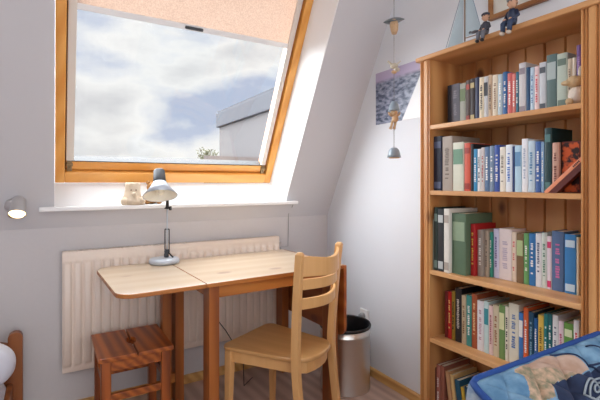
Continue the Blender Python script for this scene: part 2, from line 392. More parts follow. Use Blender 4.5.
for lx, ly in ((xs_+.022, .03), (xe-.066, .03), (xs_+.022, TD-.11), (xe-.066, TD-.11)):
    m = MB(); m.box((lx, ly, 0), (lx+.05, ly+.08, TZ-.02), .003); m.build('leg', M_frmV, tb)
m = MB(); m.box((xs_+.072, .042, TZ-.083), (xe-.066, .064, TZ-.02), .002); m.build('apron', M_frm, tb)
m = MB(); m.box((xs_+.072, TD-.064, TZ-.083), (xe-.066, TD-.042, TZ-.02), .002); m.build('apron', M_frm, tb)
m = MB(); m.box((xs_+.03, .11, TZ-.083), (xs_+.052, TD-.11, TZ-.02), .002); m.build('apron', M_frm, tb)
m = MB(); m.box((xe-.052, .11, TZ-.083), (xe-.03, TD-.11, TZ-.02), .002); m.build('apron', M_frm, tb)
# gate that carries the raised leaf
m = MB(); m.box((.325, TD-.115, 0), (.375, TD-.06, TZ-.021), .003); m.build('gate_leg', M_frmV, tb)
m = MB(); m.box((.372, TD-.10, TZ-.083), (.40, TD-.075, TZ-.022), .002); m.build('gate_rail', M_frm, tb)
m = MB(); m.box((.372, TD-.10, .12), (.40, TD-.075, .17), .002); m.build('gate_rail', M_frm, tb)
m = MB()
for hy in (.12, .34, .56):
    m.box((xs_-.03, hy-.012, TZ-.0225), (xs_+.022, hy+.012, TZ-.0198)); 
m.build('hinge', M_chrome, tb)
tag(MB().tube([at_y(219, 322, 2.2), at_y(226, 331, 2.2), at_y(231.5, 340, 2.22), (.95, 2.25, .30), (1.0, 2.35, .02), (1.1, 2.45, .006)], .0028, 6).build('lamp_cable', M_black), 'thin black cable hanging beneath the table beside the chair', 'cable')
# ------------------------------------------------------------------ chair
ch = thing('dining_chair', 'pale beech chair with curved ladder back, pushed up to the table', 'chair', (1.08, 1.70, 0), math.radians(27.5))
SH = .45
# local frame: +y faces the table, x to the right, origin between the rear posts at seat level
def seatpoly(sx=0.0):
    P = []
    ctrl = [(-.152+sx, .02+sx), (-.140+sx, -.012+sx), (-.10, -.045+sx), (-.05, -.060+sx), (0, -.064+sx), (.05, -.060+sx), (.10, -.045+sx), (.140-sx, -.012+sx), (.152-sx, .02+sx)]
    P += ctrl
    for k in range(7): a = k/6*PI/2; P.append((.168-sx+.045*math.cos(a)-.01, .365-sx+.045*math.sin(a)))
    for k in range(7): a = PI/2+k/6*PI/2; P.append((-.168+sx+.045*math.cos(a)+.01, .365-sx+.045*math.sin(a)))
    return P
m = MB(); m.prism(seatpoly(), SH-.02, SH, 2, .006); m.build('seat', M_beechH, ch)
m = MB(); m.prism(seatpoly(.018), SH-.075, SH-.019, 2, .002); m.build('seat_frame', M_beech, ch)
def sect(c, w, d): return [(c[0]-w, c[1]-d, c[2]), (c[0]+w, c[1]-d, c[2]), (c[0]+w, c[1]+d, c[2]), (c[0]-w, c[1]+d, c[2])]
def postc(sg, z):
    if z < SH: q = (SH-z)/SH; return Vector((sg*(.170+.0*q), -.052*q**1.4-.012, z))
    q = (z-SH)/.49; return Vector((sg*(.170+.022*q), -.012-.035*q*q-.004*math.sin(q*PI), z))
for sg in (-1, 1):
    m = MB(); secs = []
    for k in range(25):
        z = .945*k/24; w = .0135+.004*math.sin(PI*min(1, z/.9)); d = .018
        if k == 24: w *= .55; d *= .6; z = .947
        if k == 23: z = .935
        secs.append(sect(postc(sg, z), w, d))
    m.loft(secs); o = m.build('leg', M_beech, ch, .004)
for sg in (-1, 1):
    m = MB(); m.loft([sect((sg*.188, .372, 0), .013, .013), sect((sg*.182, .365, SH-.07), .019, .019), sect((sg*.18, .365, SH-.02), .019, .019)])
    m.build('leg', M_beech, ch, .004)
def rail(z0l, z1l, bow, dip, thick=.009, name='back_slat'):
    m = MB(); secs = []; n = 16
    for k in range(n+1):
        q = -1+2*k/n
        zm = (z0l+z1l)/2; c = postc(1, zm); x = q*(c.x-.006); y = c.y-bow*(1-q*q)
        zt_ = z1l-dip*(1-q*q) if dip > 0 else z1l-dip*(1-q*q)
        zt_ = z1l - dip*math.cos(q*PI/2)**2; zb_ = z0l - dip*.5*math.cos(q*PI/2)**2
        nx = -2*bow*q/ c.x; L_ = math.hypot(1, nx); nv = Vector((nx, -1))/L_*thick
        secs.append([(x-nv.x, y-nv.y, zb_), (x+nv.x, y+nv.y, zb_), (x+nv.x, y+nv.y, zt_), (x-nv.x, y-nv.y, zt_)])
    m.loft(secs); m.build(name, M_beech, ch, .003)
rail(.835, .926, .062, .020, .010, 'crest_rail')
rail(.774, .823, .060, .006)
rail(.685, .735, .056, .006)
# ------------------------------------------------------------------ stool
st = thing('wooden_stool', 'small dark-stained wooden stool with handle slot, under the raised table leaf', 'stool', (.345, 2.27, 0), math.radians(.5))
sw, sd, sh = .168, .185, .45
def board(x0, x1, sg):
    n = 14; P = [(x0, -sd), (x1, -sd)]
    # inner edge carries half of the handle hole
    inner = []
    for k in range(n+1):
        y = -.045+.09*k/n; inner.append((-sg*.0+sg*(.004+.020*math.sqrt(max(0, 1-(y/.045)**2))), y))
    if sg < 0: return [(-sw, -sd), (-.004, -sd)]+inner+[(-.004, sd), (-sw, sd)]
    return [(sw, -sd), (.004, -sd)]+inner+[(.004, sd), (sw, sd)]
for sg in (-1, 1):
    m = MB(); m.prism(board(0, 0, sg), sh-.022, sh, 2, .003); m.build('seat_board', M_stool, st)
lw = .042
for sx in (-1, 1):
    for sy in (-1, 1):
        m = MB(); cx, cy = sx*(sw-.034), sy*(sd-.034); m.box((cx-lw/2, cy-lw/2, 0), (cx+lw/2, cy+lw/2, sh-.022), .003); m.build('leg', M_stoolV, st)
for sy in (-1, 1):
    cy = sy*(sd-.034)
    m = MB(); m.box((-sw+.055, cy-.01, sh-.075), (sw-.055, cy+.01, sh-.022), .002); m.build('apron', M_stool, st)
    m = MB(); m.box((-sw+.055, cy-.01, .235), (sw-.055, cy+.01, .268), .002); m.build('stretcher', M_stool, st)
for sx in (-1, 1):
    cx = sx*(sw-.034)
    m = MB(); m.box((cx-.01, -sd+.055, sh-.075), (cx+.01, sd-.055, sh-.022), .002); m.build('apron', M_stool, st)
    m = MB(); m.box((cx-.01, -sd+.055, .285), (cx+.01, sd-.055, .318), .002); m.build('stretcher', M_stool, st)
# ------------------------------------------------------------------ desk lamp
LB = Vector((.545, 2.425, TZ+.0015)); R_ = Vector((C_, -S_, 0)); F_ = Vector((-S_, -C_, 0))
lp = thing('desk_lamp', 'silver architect desk lamp with dark cap standing on the table', 'lamp', LB)
def LP(a, z, f=0): return R_*a+F_*f+Vector((0, 0, z))
m = MB(); m.lathe([(0, 0), (.078, 0), (.084, .006), (.084, .018), (.076, .028), (.05, .033), (0, .034)], None, 40); m.build('base', M_silver, lp)
m = MB(); m.lathe([(.013, .03), (.013, .05), (.01, .06)], Matrix.Translation(LP(.012, 0)), 16); m.ball(LP(.014, .065), .014); m.build('swivel', M_grey, lp)
m = MB()
for a in (.004, .028): m.tube([LP(a, .06), LP(a, .192)], .0032, 8)
m.tube([LP(.004, .192), LP(.028, .192)], .0035, 8); m.tube([LP(.004, .075), LP(.028, .075)], .0035, 8)
m.build('lower_arm', M_grey, lp)
m = MB(); m.tube([LP(.016, .07), LP(.017, .32)], .004, 8); m.build('upper_arm', M_silver, lp)
m = MB(); m.tube([LP(.022, .06, 0), LP(.055, .035, .015)], .004, 8); m.build('tension_handle', M_black, lp)
m = MB(); m.ball(LP(.017, .315), .011); m.tube([LP(.017, .315), LP(.012, .350, -.02)], .009, 8); m.tube([LP(.002, .31, .0), LP(.036, .31)], .004, 8)
m.lathe([(.012, 0), (.012, .01)], axisM(LP(.03, .31), R_), 12); m.build('joint', M_black, lp)
ax = (F_*.36+Vector((0, 0, -.93))+R_*(.17)).normalized(); hc = LP(-.026, .456)      # top of the cone
m = MB(); m.lathe([(.036, -.002), (.048, .020), (.094, .082), (.092, .082), (.046, .022), (.032, .002)], axisM(hc, ax), 40, cap=False); m.build('lamp_shade', M_silver, lp)
m = MB(); m.lathe([(.0, .008), (.03, .008), (.044, .023), (.090, .0815)], axisM(hc, ax), 40, cap=False); m.build('shade_lining', M_cream, lp)
m = MB(); m.lathe([(0, -.078), (.026, -.078), (.031, -.072), (.034, -.02), (.037, 0), (.03, .004), (0, .004)], axisM(hc, ax), 32); m.build('socket_cap', M_grey, lp)
m = MB(); m.ball(hc+ax*.055, .024); m.build('bulb', plain('bulb_glass', (250, 244, 226), .15), lp)
# ------------------------------------------------------------------ ornaments on the sill
SZ = H-.125
p = at_z(133.5, 204.6, SZ)
cr = thing('pottery_figure', 'cream pottery ornament on the window sill left of the lamp shade', 'ornament', (p.x-.006, p.y-.01, SZ))
M_pot = plain('cream_pottery', (226, 206, 180), .7, noise=.12, nscale=60, bump=.3)
m = MB(); m.lathe([(0, 0), (.052, 0), (.066, .012), (.060, .03), (.046, .055), (.040, .085), (.041, .118), (.036, .128), (0, .124)], None, 28); m.build('body', M_pot, cr)
m = MB(); m.ball((.04, -.035, .022), .024, lump=.06); m.ball((-.045, -.03, .02), .024, lump=.06); m.ball((.0, -.045, .06), .014); m.build('feet', M_pot, cr)
m = MB(); m.ball((-.014, -.038, .085), .004); m.ball((.012, -.038, .085), .004); m.build('eyes', plain('brown_dots', (120, 84, 60), .6), cr)
p = at_z(149, 204, SZ)
be = thing('toy_bear', 'small brown plush bear sitting on the window sill behind the lamp shade', 'soft toy', (p.x+.018, p.y, SZ))
M_bear = plain('bear_fur', (176, 128, 78), .95, noise=.25, nscale=200, bump=.8)
m = MB(); m.ball((0, 0, .042), .042, (1, .9, 1)); m.build('body', M_bear, be)
m = MB(); m.ball((0, -.005, .100), .033); m.ball((-.024, -.002, .128), .012); m.ball((.024, -.002, .128), .012); m.build('head', M_bear, be)
m = MB(); m.ball((-.005, -.034, .094), .014); m.build('muzzle', plain('bear_muzzle', (224, 196, 150), .9), be)
for sg in (-1, 1):
    m = MB(); m.ball((sg*.034, -.028, .018), .018, (1, 1.4, 1)); m.build('leg', M_bear, be)
# ------------------------------------------------------------------ waste bin
bp_ = at_z(345, 391, 0.001); bx, by = 1.557, 2.076
bn = thing('waste_bin', 'round brushed steel waste bin with black liner beside the right wall', 'bin', (bx, by, 0))
BH, BR = .383, .153
m = MB(); m.lathe([(0, .0), (BR, 0), (BR, .006), (BR-.001, .008), (BR, BH-.055), (BR+.003, BH-.052), (BR+.003, BH-.045), (BR, BH-.042), (BR, BH), (BR-.003, BH), (BR-.004, .01), (0, .01)], None, 64); m.build('body', M_steel, bn)
m = MB(); m.lathe([(BR-.006, BH-.2), (BR-.005, BH-.002), (BR+.002, BH+.006), (BR+.006, BH-.002), (BR+.005, BH-.012), (BR+.0035, BH-.010), (BR+.003, BH-.001), (BR-.003, BH+.002), (BR-.008, BH-.2)], None, 64, cap=False)
m.lathe([(0, BH-.2), (BR-.006, BH-.2)], None, 48, cap=False); m.build('liner', plain('black_bin_liner', (20, 20, 22), .3, noise=.2, nscale=50, bump=.4), bn)
# socket on the right wall
q = at_x(365, 315, X0)
so = thing('wall_socket', 'small grey-white wall socket with plug on the right wall above the bin', 'socket', (X0, q.y, q.z))
m = MB(); m.box((-.012, -.04, -.04), (-.0005, .04, .04), .004); m.build('cover_plate', M_white, so)
m = MB(); m.lathe([(.018, 0), (.02, .02), (.014, .034), (0, .034)], axisM((-.012, 0, 0), (-1, 0, 0)), 20); m.build('plug', plain('grey_plug', (150, 150, 152), .5), so)
# ------------------------------------------------------------------ poster on the right wall
pm, N, L, P = base('poster_print'); P.inputs['Roughness'].default_value = .35
tc = N.new('ShaderNodeTexCoord'); sep = N.new('ShaderNodeSeparateXYZ'); L.new(tc.outputs['Object'], sep.inputs[0])
no = N.new('ShaderNodeTexNoise'); no.inputs['Scale'].default_value = 34; no.inputs['Detail'].default_value = 8
mp = N.new('ShaderNodeMapping'); mp.inputs['Rotation'].default_value = (.9, 0, 0); mp.inputs['Scale'].default_value = (1, .7, 1.5)
L.new(tc.outputs['Object'], mp.inputs['Vector']); L.new(mp.outputs['Vector'], no.inputs['Vector'])
rp = N.new('ShaderNodeValToRGB'); e = rp.color_ramp.elements; e[0].position = .385; e[0].color = lin((66, 78, 104)); e[1].position = .62; e[1].color = lin((160, 166, 188)); L.new(no.outputs['Fac'], rp.inputs['Fac'])
sk = N.new('ShaderNodeMix'); sk.data_type = 'RGBA'; L.new(rp.outputs['Color'], sk.inputs[6]); sk.inputs[7].default_value = lin((190, 176, 206))
mr = N.new('ShaderNodeMapRange'); mr.inputs[1].default_value = .09; mr.inputs[2].default_value = .115; L.new(sep.outputs['Z'], mr.inputs[0]); L.new(mr.outputs[0], sk.inputs[0])
# white lower right part, bounded by a diagonal
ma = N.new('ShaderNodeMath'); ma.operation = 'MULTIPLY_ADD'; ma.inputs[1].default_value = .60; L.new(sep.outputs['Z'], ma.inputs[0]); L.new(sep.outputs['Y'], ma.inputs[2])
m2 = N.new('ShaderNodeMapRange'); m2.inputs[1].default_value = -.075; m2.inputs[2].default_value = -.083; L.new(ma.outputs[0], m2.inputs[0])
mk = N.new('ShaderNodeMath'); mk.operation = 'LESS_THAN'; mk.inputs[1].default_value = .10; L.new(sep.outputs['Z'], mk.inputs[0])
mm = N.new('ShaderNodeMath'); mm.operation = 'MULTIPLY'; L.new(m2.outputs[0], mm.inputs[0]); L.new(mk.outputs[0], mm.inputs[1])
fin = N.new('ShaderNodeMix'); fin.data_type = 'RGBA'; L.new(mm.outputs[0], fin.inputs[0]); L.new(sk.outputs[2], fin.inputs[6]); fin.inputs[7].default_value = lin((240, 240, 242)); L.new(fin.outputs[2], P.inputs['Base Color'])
pz0, pz1, py0, py1 = H+.372, H+.700, 1.55, 2.055
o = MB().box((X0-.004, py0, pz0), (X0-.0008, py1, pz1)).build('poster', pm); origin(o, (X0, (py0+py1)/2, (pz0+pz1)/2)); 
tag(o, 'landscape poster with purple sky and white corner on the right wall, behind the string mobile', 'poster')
# framed picture over the bookcase
fp = thing('framed_picture', 'wood-framed pale picture on the wall above the bookcase', 'picture', (X0, .9, H+1.0))
f0 = fp.location.copy(); fy0, fy1, fz0, fz1 = .50, 1.24, H+.765, H+1.30
M_pf = wood('picture_frame_wood', (170, 118, 66), (140, 88, 44), 1, .45, .8, 0)
m = MB(); m.box((X0-.022, fy0, fz0), (X0-.001, fy1, fz0+.022), .002); m.box((X0-.022, fy0, fz1-.022), (X0-.001, fy1, fz1), .002)
m.box((X0-.022, fy0, fz0+.022), (X0-.001, fy0+.022, fz1-.022), .002); m.box((X0-.022, fy1-.022, fz0+.022), (X0-.001, fy1, fz1-.022), .002)
o = m.build('frame', M_pf, fp); shift(o, f0)
o = MB().box((X0-.012, fy0+.022, fz0+.022), (X0-.002, fy1-.022, fz1-.022)).build('print', plain('pale_print', (222, 218, 208), .5, noise=.05, nscale=5), fp); shift(o, f0)
o = MB().box((X0-.0135, .72, fz0+.06), (X0-.012, 1.03, fz0+.4)).build('blue_motif', plain('blue_print', (142, 168, 190), .5, noise=.2, nscale=9), fp); shift(o, f0)
# ------------------------------------------------------------------ bookcase
XF = 1.53; BY0, BY1 = .665, 1.438; IY0, IY1 = .724, 1.380; BT = H+.605
bc = thing('bookcase', 'tall honey pine bookcase with fluted posts full of books', 'bookcase', (1.65, 1.05, 0)); b0 = bc.location.copy()
def cpart(mb, name, mat, bev=0.0):
    o = mb.build(name, mat, bc, bev); shift(o, b0); return o
for (ya, yb) in ((BY0, IY0), (IY1, BY1)):
    # fluted front post
    w = yb-ya; P = [(XF+.022, ya), (XF+.022, yb), (XF, yb)]
    for c in (.16, .32, .84):
        cy = yb-w*c
        P += [(XF, cy+.0045), (XF+.008, cy+.0025), (XF+.008, cy-.0025), (XF, cy-.0045)]
    P += [(XF, ya)]
    m = MB(); m.prism(P, 0, BT-.022, 2); cpart(m, 'front_post', M_case)
m = MB(); m.box((XF+.022, BY0+.004, 0), (1.768, IY0, BT-.022)); cpart(m, 'side_panel', M_case)
m = MB(); m.box((XF+.022, IY1, 0), (1.768, BY1-.004, BT-.022)); cpart(m, 'side_panel', M_case)
m = MB(); m.box((XF-.014, BY0-.02, BT-.022), (1.775, BY1+.02, BT), .006); cpart(m, 'top_board', M_shelf)
m = MB(); nb = 8; bw = (IY1-IY0)/nb
for k in range(nb):
    ya = IY0+k*bw; 
    m.prism([(1.759, ya+.0035), (1.757, ya+.006), (1.757, ya+bw-.006), (1.759, ya+bw-.0035), (1.766, ya+bw), (1.766, ya)], .0, BT-.022, 2)
cpart(m, 'back_boards', M_back)
SHZ = [H+.272, H-.036, H-.410, H-.730, .085]
for z in SHZ:
    m = MB(); m.box((XF+.002, IY0, z-.02), (1.757, IY1, z), .002); cpart(m, 'shelf', M_shelf)
m = MB(); m.box((XF+.01, IY0, 0), (XF+.028, IY1, .065)); cpart(m, 'plinth', M_case)
# ------------------------------------------------------------------ books
M_page = plain('book_pages', (232, 222, 200), .9, noise=.08, nscale=300)
def bookmat(c): return plain('cloth_%d_%d_%d' % c, c, .5, noise=.07, nscale=45)
LABELS = set()
def art(c): return ('an ' if c[0] in 'aeiou' else 'a ')+c
def book(y0, y1, z0, h, xs0, depth, c, label, group, tc=None, tilt=0.0, name='book', style=0):
    """spine faces the room (-x); y0<y1; tilt leans the top towards +y (left in the picture)"""
    t = y1-y0; loc = Vector((xs0, (y0+y1)/2, z0))
    m = MB(); bt = min(.0022, t*.16)
    sp = []
    for k in range(7):
        a = -PI/2+PI*k/6; sp.append((-.003*math.cos(a)+.003, t/2*math.sin(a)))
    outer = [(x, y) for x, y in sp]+[(depth, t/2), (depth, t/2-bt), (.005, t/2-bt), (.005, -t/2+bt), (depth, -t/2+bt), (depth, -t/2)]
    m.prism(outer, 0, h, 2)
    o = m.build(name, bookmat(c)); o.location = loc; o.rotation_euler = (-tilt, 0, 0)
    g = MB().box((.005, -t/2+bt, .002), (depth-.003, t/2-bt, h-.003)).build('pages', M_page, o)
    if tc is not None and t > .008:
        m = MB(); rnd = random.Random(int(y0*1e5)); w = t*.42
        if style == 0:      # lettering running along the spine, too small to read
            z = h*.22
            while z < h*.80:
                l = rnd.uniform(.003, .008); 
                if rnd.random() < .82: m.box((-.0006, -w/2*rnd.uniform(.6, 1), z), (.001, w/2*rnd.uniform(.6, 1), z+l))
                z += l+.0025
        elif style == 1:    # a coloured band at foot and head
            m.box((-.0006, -t*.40, h*.04), (.001, t*.40, h*.16))
            MB().box((-.0006, -t*.40, h*.78), (.001, t*.40, h*.90)).build('spine_band', bookmat(tc), o)
        else:               # block label
            m.box((-.0006, -t*.42, h*.55), (.001, t*.42, h*.86))
        m.build('spine_band' if style == 1 else 'spine_print', bookmat(tc), o)
    o['label'] = label; o['category'] = 'book'; o['group'] = group
    assert label not in LABELS, label
    LABELS.add(label)
    return o
W = (236, 232, 226); DK = (34, 34, 44)
def shelfbooks(lst, x_of, vy, z, xs_of, sname, group, kx=3.333):
    prev = ''; py = 9
    for i, (a, b_, yt, c, desc, tc, style) in enumerate(lst):
        u0 = 420+a/kx+.1; u1 = 420+b_/kx; xs0 = xs_of(a)
        A = at_x(u0, 180, xs0); B = at_x(u1, 180, xs0); mid = at_x((u0+u1)/2, vy+yt/kx, xs0)
        y1, y0 = min(A.y, IY1-.001, py), B.y; y0 = min(y0, y1-.0075); py = y0; h = mid.z-z
        size = 'slim' if (y1-y0) < .018 else ('thick' if (y1-y0) > .045 else '')
        lab = (size+' ' if size else '')+desc+' right of '+prev+' on the '+sname
        if i == 0: lab = (size+' ' if size else '')+desc+' against the left post on the '+sname
        dep = min(1.752-xs0, .20 if h > .24 else .15)
        book(y0+.0004, y1-.0004, z+.0006, h, xs0, dep, c, lab, group, tc, 0, 'book', style)
        prev = 'the '+desc.split(' with ')[0].replace(' book', '')+' one'; global LASTY; LASTY = y0
T = 'top shelf'
s1 = [(90, 103, 285, (36, 38, 50), 'blue-black book', None, 0), (103, 131, 280, (112, 112, 124), 'slate grey book', (150, 150, 160), 0), (131, 152, 278, (168, 170, 158), 'sage grey book', (110, 130, 90), 2),
 (152, 166, 268, (86, 70, 66), 'brown book', (170, 70, 60), 1), (166, 182, 262, (52, 40, 40), 'dark brown book', (190, 170, 120), 1), (182, 196, 258, (42, 52, 84), 'navy book', None, 0),
 (196, 212, 258, (226, 212, 184), 'cream book', DK, 0), (212, 226, 255, (196, 196, 198), 'light grey book', DK, 2), (226, 240, 250, (196, 168, 140), 'tan book', DK, 0), (240, 258, 250, (222, 208, 186), 'beige book', (140, 110, 90), 0),
 (258, 274, 248, (178, 196, 206), 'pale blue book', W, 0), (274, 290, 240, (38, 92, 148), 'strong blue book', W, 0), (290, 306, 244, (206, 98, 96), 'rose red book', W, 0), (306, 318, 246, (222, 128, 120), 'salmon book', W, 0),
 (318, 328, 240, (44, 104, 128), 'petrol blue book', W, 0), (328, 352, 210, (206, 202, 204), 'tall pearl grey book', (150, 140, 150), 1), (352, 366, 225, (34, 74, 112), 'deep blue book', None, 0), (366, 380, 225, (190, 214, 232), 'ice blue book', (90, 130, 180), 0),
 (380, 396, 222, (232, 206, 208), 'pink and white book', (206, 80, 90), 0), (396, 420, 208, (198, 202, 208), 'silver grey book', (80, 90, 100), 1), (420, 455, 182, (92, 116, 116), 'tall green-grey picture book', (176, 190, 190), 2), (455, 490, 178, (188, 202, 190), 'tall pale green book', (110, 130, 120), 1),
 (490, 506, 196, (206, 192, 170), 'sand coloured book', (140, 120, 100), 0), (506, 520, 192, (224, 212, 196), 'ivory book', None, 0), (520, 538, 150, (112, 78, 142), 'purple book', (180, 150, 200), 0)]
shelfbooks(s1, None, 0, SHZ[0], lambda a: 1.605, T, 'books on the top shelf')
s2 = [(36, 72, 55, (26, 32, 54), 'wide navy black book', (80, 90, 120), 1), (72, 107, 55, (168, 154, 142), 'tall taupe book', (110, 96, 86), 0), (107, 145, 75, (204, 204, 186), 'cream book with green pattern', (98, 138, 112), 2), (145, 167, 77, (206, 84, 60), 'vermilion book', (150, 40, 30), 1),
 (167, 177, 80, (26, 28, 34), 'black book', None, 0), (177, 190, 97, (38, 130, 178), 'bright cyan blue book', W, 0), (190, 202, 97, (222, 222, 222), 'white book', DK, 0), (202, 214, 92, (206, 198, 196), 'off-white book', (160, 60, 60), 0), (214, 230, 90, (84, 112, 148), 'steel blue book', W, 0), (230, 246, 87, (112, 132, 158), 'grey-blue book', W, 0),
 (246, 264, 84, (44, 76, 156), 'royal blue book', W, 0), (264, 284, 90, (228, 220, 206), 'eggshell book', (130, 120, 110), 0), (284, 306, 83, (226, 232, 240), 'white book with blue lettering', (42, 96, 176), 0), (306, 314, 88, (34, 58, 112), 'dark blue book', None, 0), (314, 337, 85, (176, 206, 224), 'light blue book', (96, 140, 180), 2),
 (337, 358, 63, (232, 232, 236), 'tall white book', (160, 170, 190), 0), (358, 382, 70, (186, 204, 216), 'misty blue book', (70, 120, 160), 0), (382, 402, 72, (58, 96, 160), 'medium blue book', W, 0), (402, 413, 73, (136, 172, 206), 'sky blue book', W, 0), (413, 437, 27, (22, 58, 62), 'tall dark teal book', (80, 120, 120), 1), (439, 462, 76, (200, 156, 138), 'pinkish brown book', (120, 70, 60), 0)]
shelfbooks(s2, None, 120, SHZ[1], lambda a: 1.552 + .00007*a, 'second shelf', 'books on the second shelf')
s3 = [(31, 42, 65, (122, 126, 112), 'grey-green book', None, 0), (42, 58, 25, (38, 56, 50), 'tall bottle green book', (110, 130, 120), 1), (58, 78, 30, (42, 46, 50), 'tall charcoal book', (190, 196, 196), 1), (78, 97, 30, (222, 218, 208), 'tall bone white album', (170, 160, 150), 1), (97, 152, 45, (88, 112, 88), 'green patterned encyclopaedia', (140, 160, 132), 2),
 (152, 182, 80, (172, 30, 32), 'crimson book with yellow lettering', (226, 186, 80), 0), (182, 208, 100, (158, 148, 138), 'warm grey book', W, 0), (208, 226, 103, (178, 162, 144), 'putty book', (110, 100, 90), 0), (226, 240, 108, (48, 140, 122), 'jade green book', W, 0), (240, 262, 97, (206, 206, 230), 'lavender white book', (110, 96, 150), 0),
 (262, 304, 97, (230, 216, 214), 'blush white book', (190, 176, 190), 0), (304, 320, 108, (224, 204, 184), 'cream and pink book', (206, 110, 110), 0), (320, 344, 112, (122, 96, 66), 'brown patterned book', (176, 190, 140), 2), (344, 362, 112, (102, 156, 96), 'leaf green book', W, 0), (362, 384, 112, (46, 112, 172), 'cobalt blue book', W, 0),
 (384, 404, 112, (226, 226, 230), 'white book', (80, 90, 120), 0), (404, 422, 110, (206, 214, 206), 'pale mint book', (90, 130, 110), 0), (422, 438, 122, (226, 214, 222), 'white book with magenta foot', (206, 60, 110), 1), (438, 478, 105, (84, 110, 150), 'slate blue book', (200, 110, 160), 0), (480, 520, 115, (56, 128, 190), 'azure book', (196, 220, 236), 1), (520, 530, 125, (216, 204, 180), 'cream book', None, 0)]
shelfbooks(s3, None, 200, SHZ[2], lambda a: 1.548 if a < 90 else (1.56+.085*min(1, (a-90)/150)), 'third shelf', 'books on the third shelf')
s4 = [(81, 91, 38, (116, 30, 30), 'maroon book', None, 0), (91, 104, 40, (190, 34, 34), 'scarlet book', (230, 200, 120), 0), (104, 116, 38, (150, 120, 40), 'ochre book', (30, 30, 30), 0), (116, 137, 28, (34, 32, 36), 'tall black book', (190, 180, 170), 0), (137, 153, 52, (186, 166, 136), 'fawn book', (120, 90, 60), 0), (153, 171, 52, (62, 138, 130), 'turquoise book', W, 0), (171, 189, 48, (164, 84, 50), 'rust brown book', (220, 180, 130), 0),
 (189, 212, 70, (226, 220, 222), 'white book', (190, 150, 160), 0), (212, 228, 72, (196, 218, 216), 'white and teal book', (56, 140, 150), 2), (228, 242, 86, (226, 196, 190), 'shell pink book', (160, 90, 100), 0), (242, 262, 85, (206, 190, 160), 'oatmeal book', (150, 90, 60), 0), (262, 282, 85, (112, 146, 86), 'moss green book', (220, 220, 170), 2), (282, 295, 90, (226, 218, 200), 'bone white book', DK, 0),
 (295, 328, 80, (222, 216, 196), 'floral white book', (90, 120, 170), 0), (328, 343, 110, (60, 118, 184), 'blue and white book', W, 2), (343, 360, 93, (214, 98, 48), 'orange book', W, 0), (360, 378, 108, (32, 74, 100), 'ink blue book', (120, 160, 180), 0), (378, 392, 128, (36, 92, 150), 'low blue book', W, 0), (392, 411, 118, (222, 184, 82), 'yellow book', (120, 90, 40), 0),
 (411, 425, 113, (38, 122, 122), 'teal book', W, 0), (425, 440, 113, (30, 104, 110), 'dark teal book', W, 0), (440, 460, 118, (222, 224, 224), 'clean white book', (120, 120, 140), 0), (460, 478, 138, (226, 206, 212), 'low pale pink book', (180, 90, 120), 0), (478, 510, 145, (108, 160, 74), 'low grass green book', (220, 230, 190), 1), (510, 530, 135, (228, 228, 230), 'white book with red lettering', (200, 60, 70), 0)]
shelfbooks(s4, None, 280, SHZ[3], lambda a: 1.600, 'fourth shelf', 'books on the fourth shelf')
s5 = [(38, 50, 290, (96, 40, 34), 'oxblood book', None, 0), (50, 66, 283, (176, 110, 96), 'dusty pink book', W, 0), (66, 80, 287, (150, 92, 74), 'clay brown book', None, 0)]
shelfbooks(s5, None, 280, SHZ[4], lambda a: 1.565, 'bottom shelf', 'books on the bottom shelf')
yb = at_x(444.5, 360, 1.572).y
for i, (dy, t, h, c, lab) in enumerate(((.0, .022, .29, (196, 150, 108), 'light brown folder leaning at the left of the bottom shelf'), (.026, .018, .285, (214, 176, 118), 'straw coloured book leaning on the brown folder on the bottom shelf'), (.050, .026, .27, (36, 84, 108), 'dark blue-green binder leaning on the bottom shelf'), (.080, .016, .25, (206, 170, 60), 'narrow yellow book leaning behind the quilted armchair on the bottom shelf'), (.10, .03, .26, (30, 70, 92), 'dark blue book leaning last on the bottom shelf'))):
    book(yb-.042-dy-t, yb-.042-dy, SHZ[4]+.001+t*.14, h, 1.572, .17, c, lab, 'leaning books on the bottom shelf', None, .14, 'book')
# cover-facing books at the right end of shelf two
S2Y = at_x(420+462/3.333, 180, 1.552+.00007*439).y
def coverbook(uL, uR, vT, z, x, th, c, lab, extra=None, name='book'):
    A = at_x(uL, 150, x); B = at_x(uR, vT, x); y1, y0 = min(A.y, S2Y-.001), max(B.y, IY0+.002); h = at_x((uL+uR)/2, vT, x).z-z
    m = MB(); m.box((0, 0, 0), (.0025, y1-y0, h)); m.box((th-.0025, 0, 0), (th, y1-y0, h)); m.box((0, y1-y0-.003, 0), (th, y1-y0, h))
    o = m.build(name, bookmat(c)); o.location = (x, y0, z+.0006); tag(o, lab, 'book', 'books on the second shelf')
    MB().box((.0025, .003, .002), (th-.0025, y1-y0-.003, h-.002)).build('pages', M_page, o)
    return o, y1-y0, h
fx, N, L, P = base('fox_cover'); tc = N.new('ShaderNodeTexCoord'); no = N.new('ShaderNodeTexNoise'); no.inputs['Scale'].default_value = 34; no.inputs['Detail'].default_value = 3; L.new(tc.outputs['Object'], no.inputs['Vector'])
rp = N.new('ShaderNodeValToRGB'); e = rp.color_ramp.elements; e[0].position = .45; e[0].color = lin((40, 18, 16)); e[1].position = .56; e[1].color = lin((206, 92, 40)); L.new(no.outputs['Fac'], rp.inputs['Fac']); L.new(rp.outputs['Color'], P.inputs['Base Color']); P.inputs['Roughness'].default_value = .35
o, w_, h_ = coverbook(559, 580.5, 141.5, SHZ[1], 1.598, .016, (110, 36, 26), 'orange and black fox-cover book facing out at the right end of second shelf')
MB().box((-.0008, .004, .004), (0, w_-.004, h_-.004)).build('front_cover', fx, o)
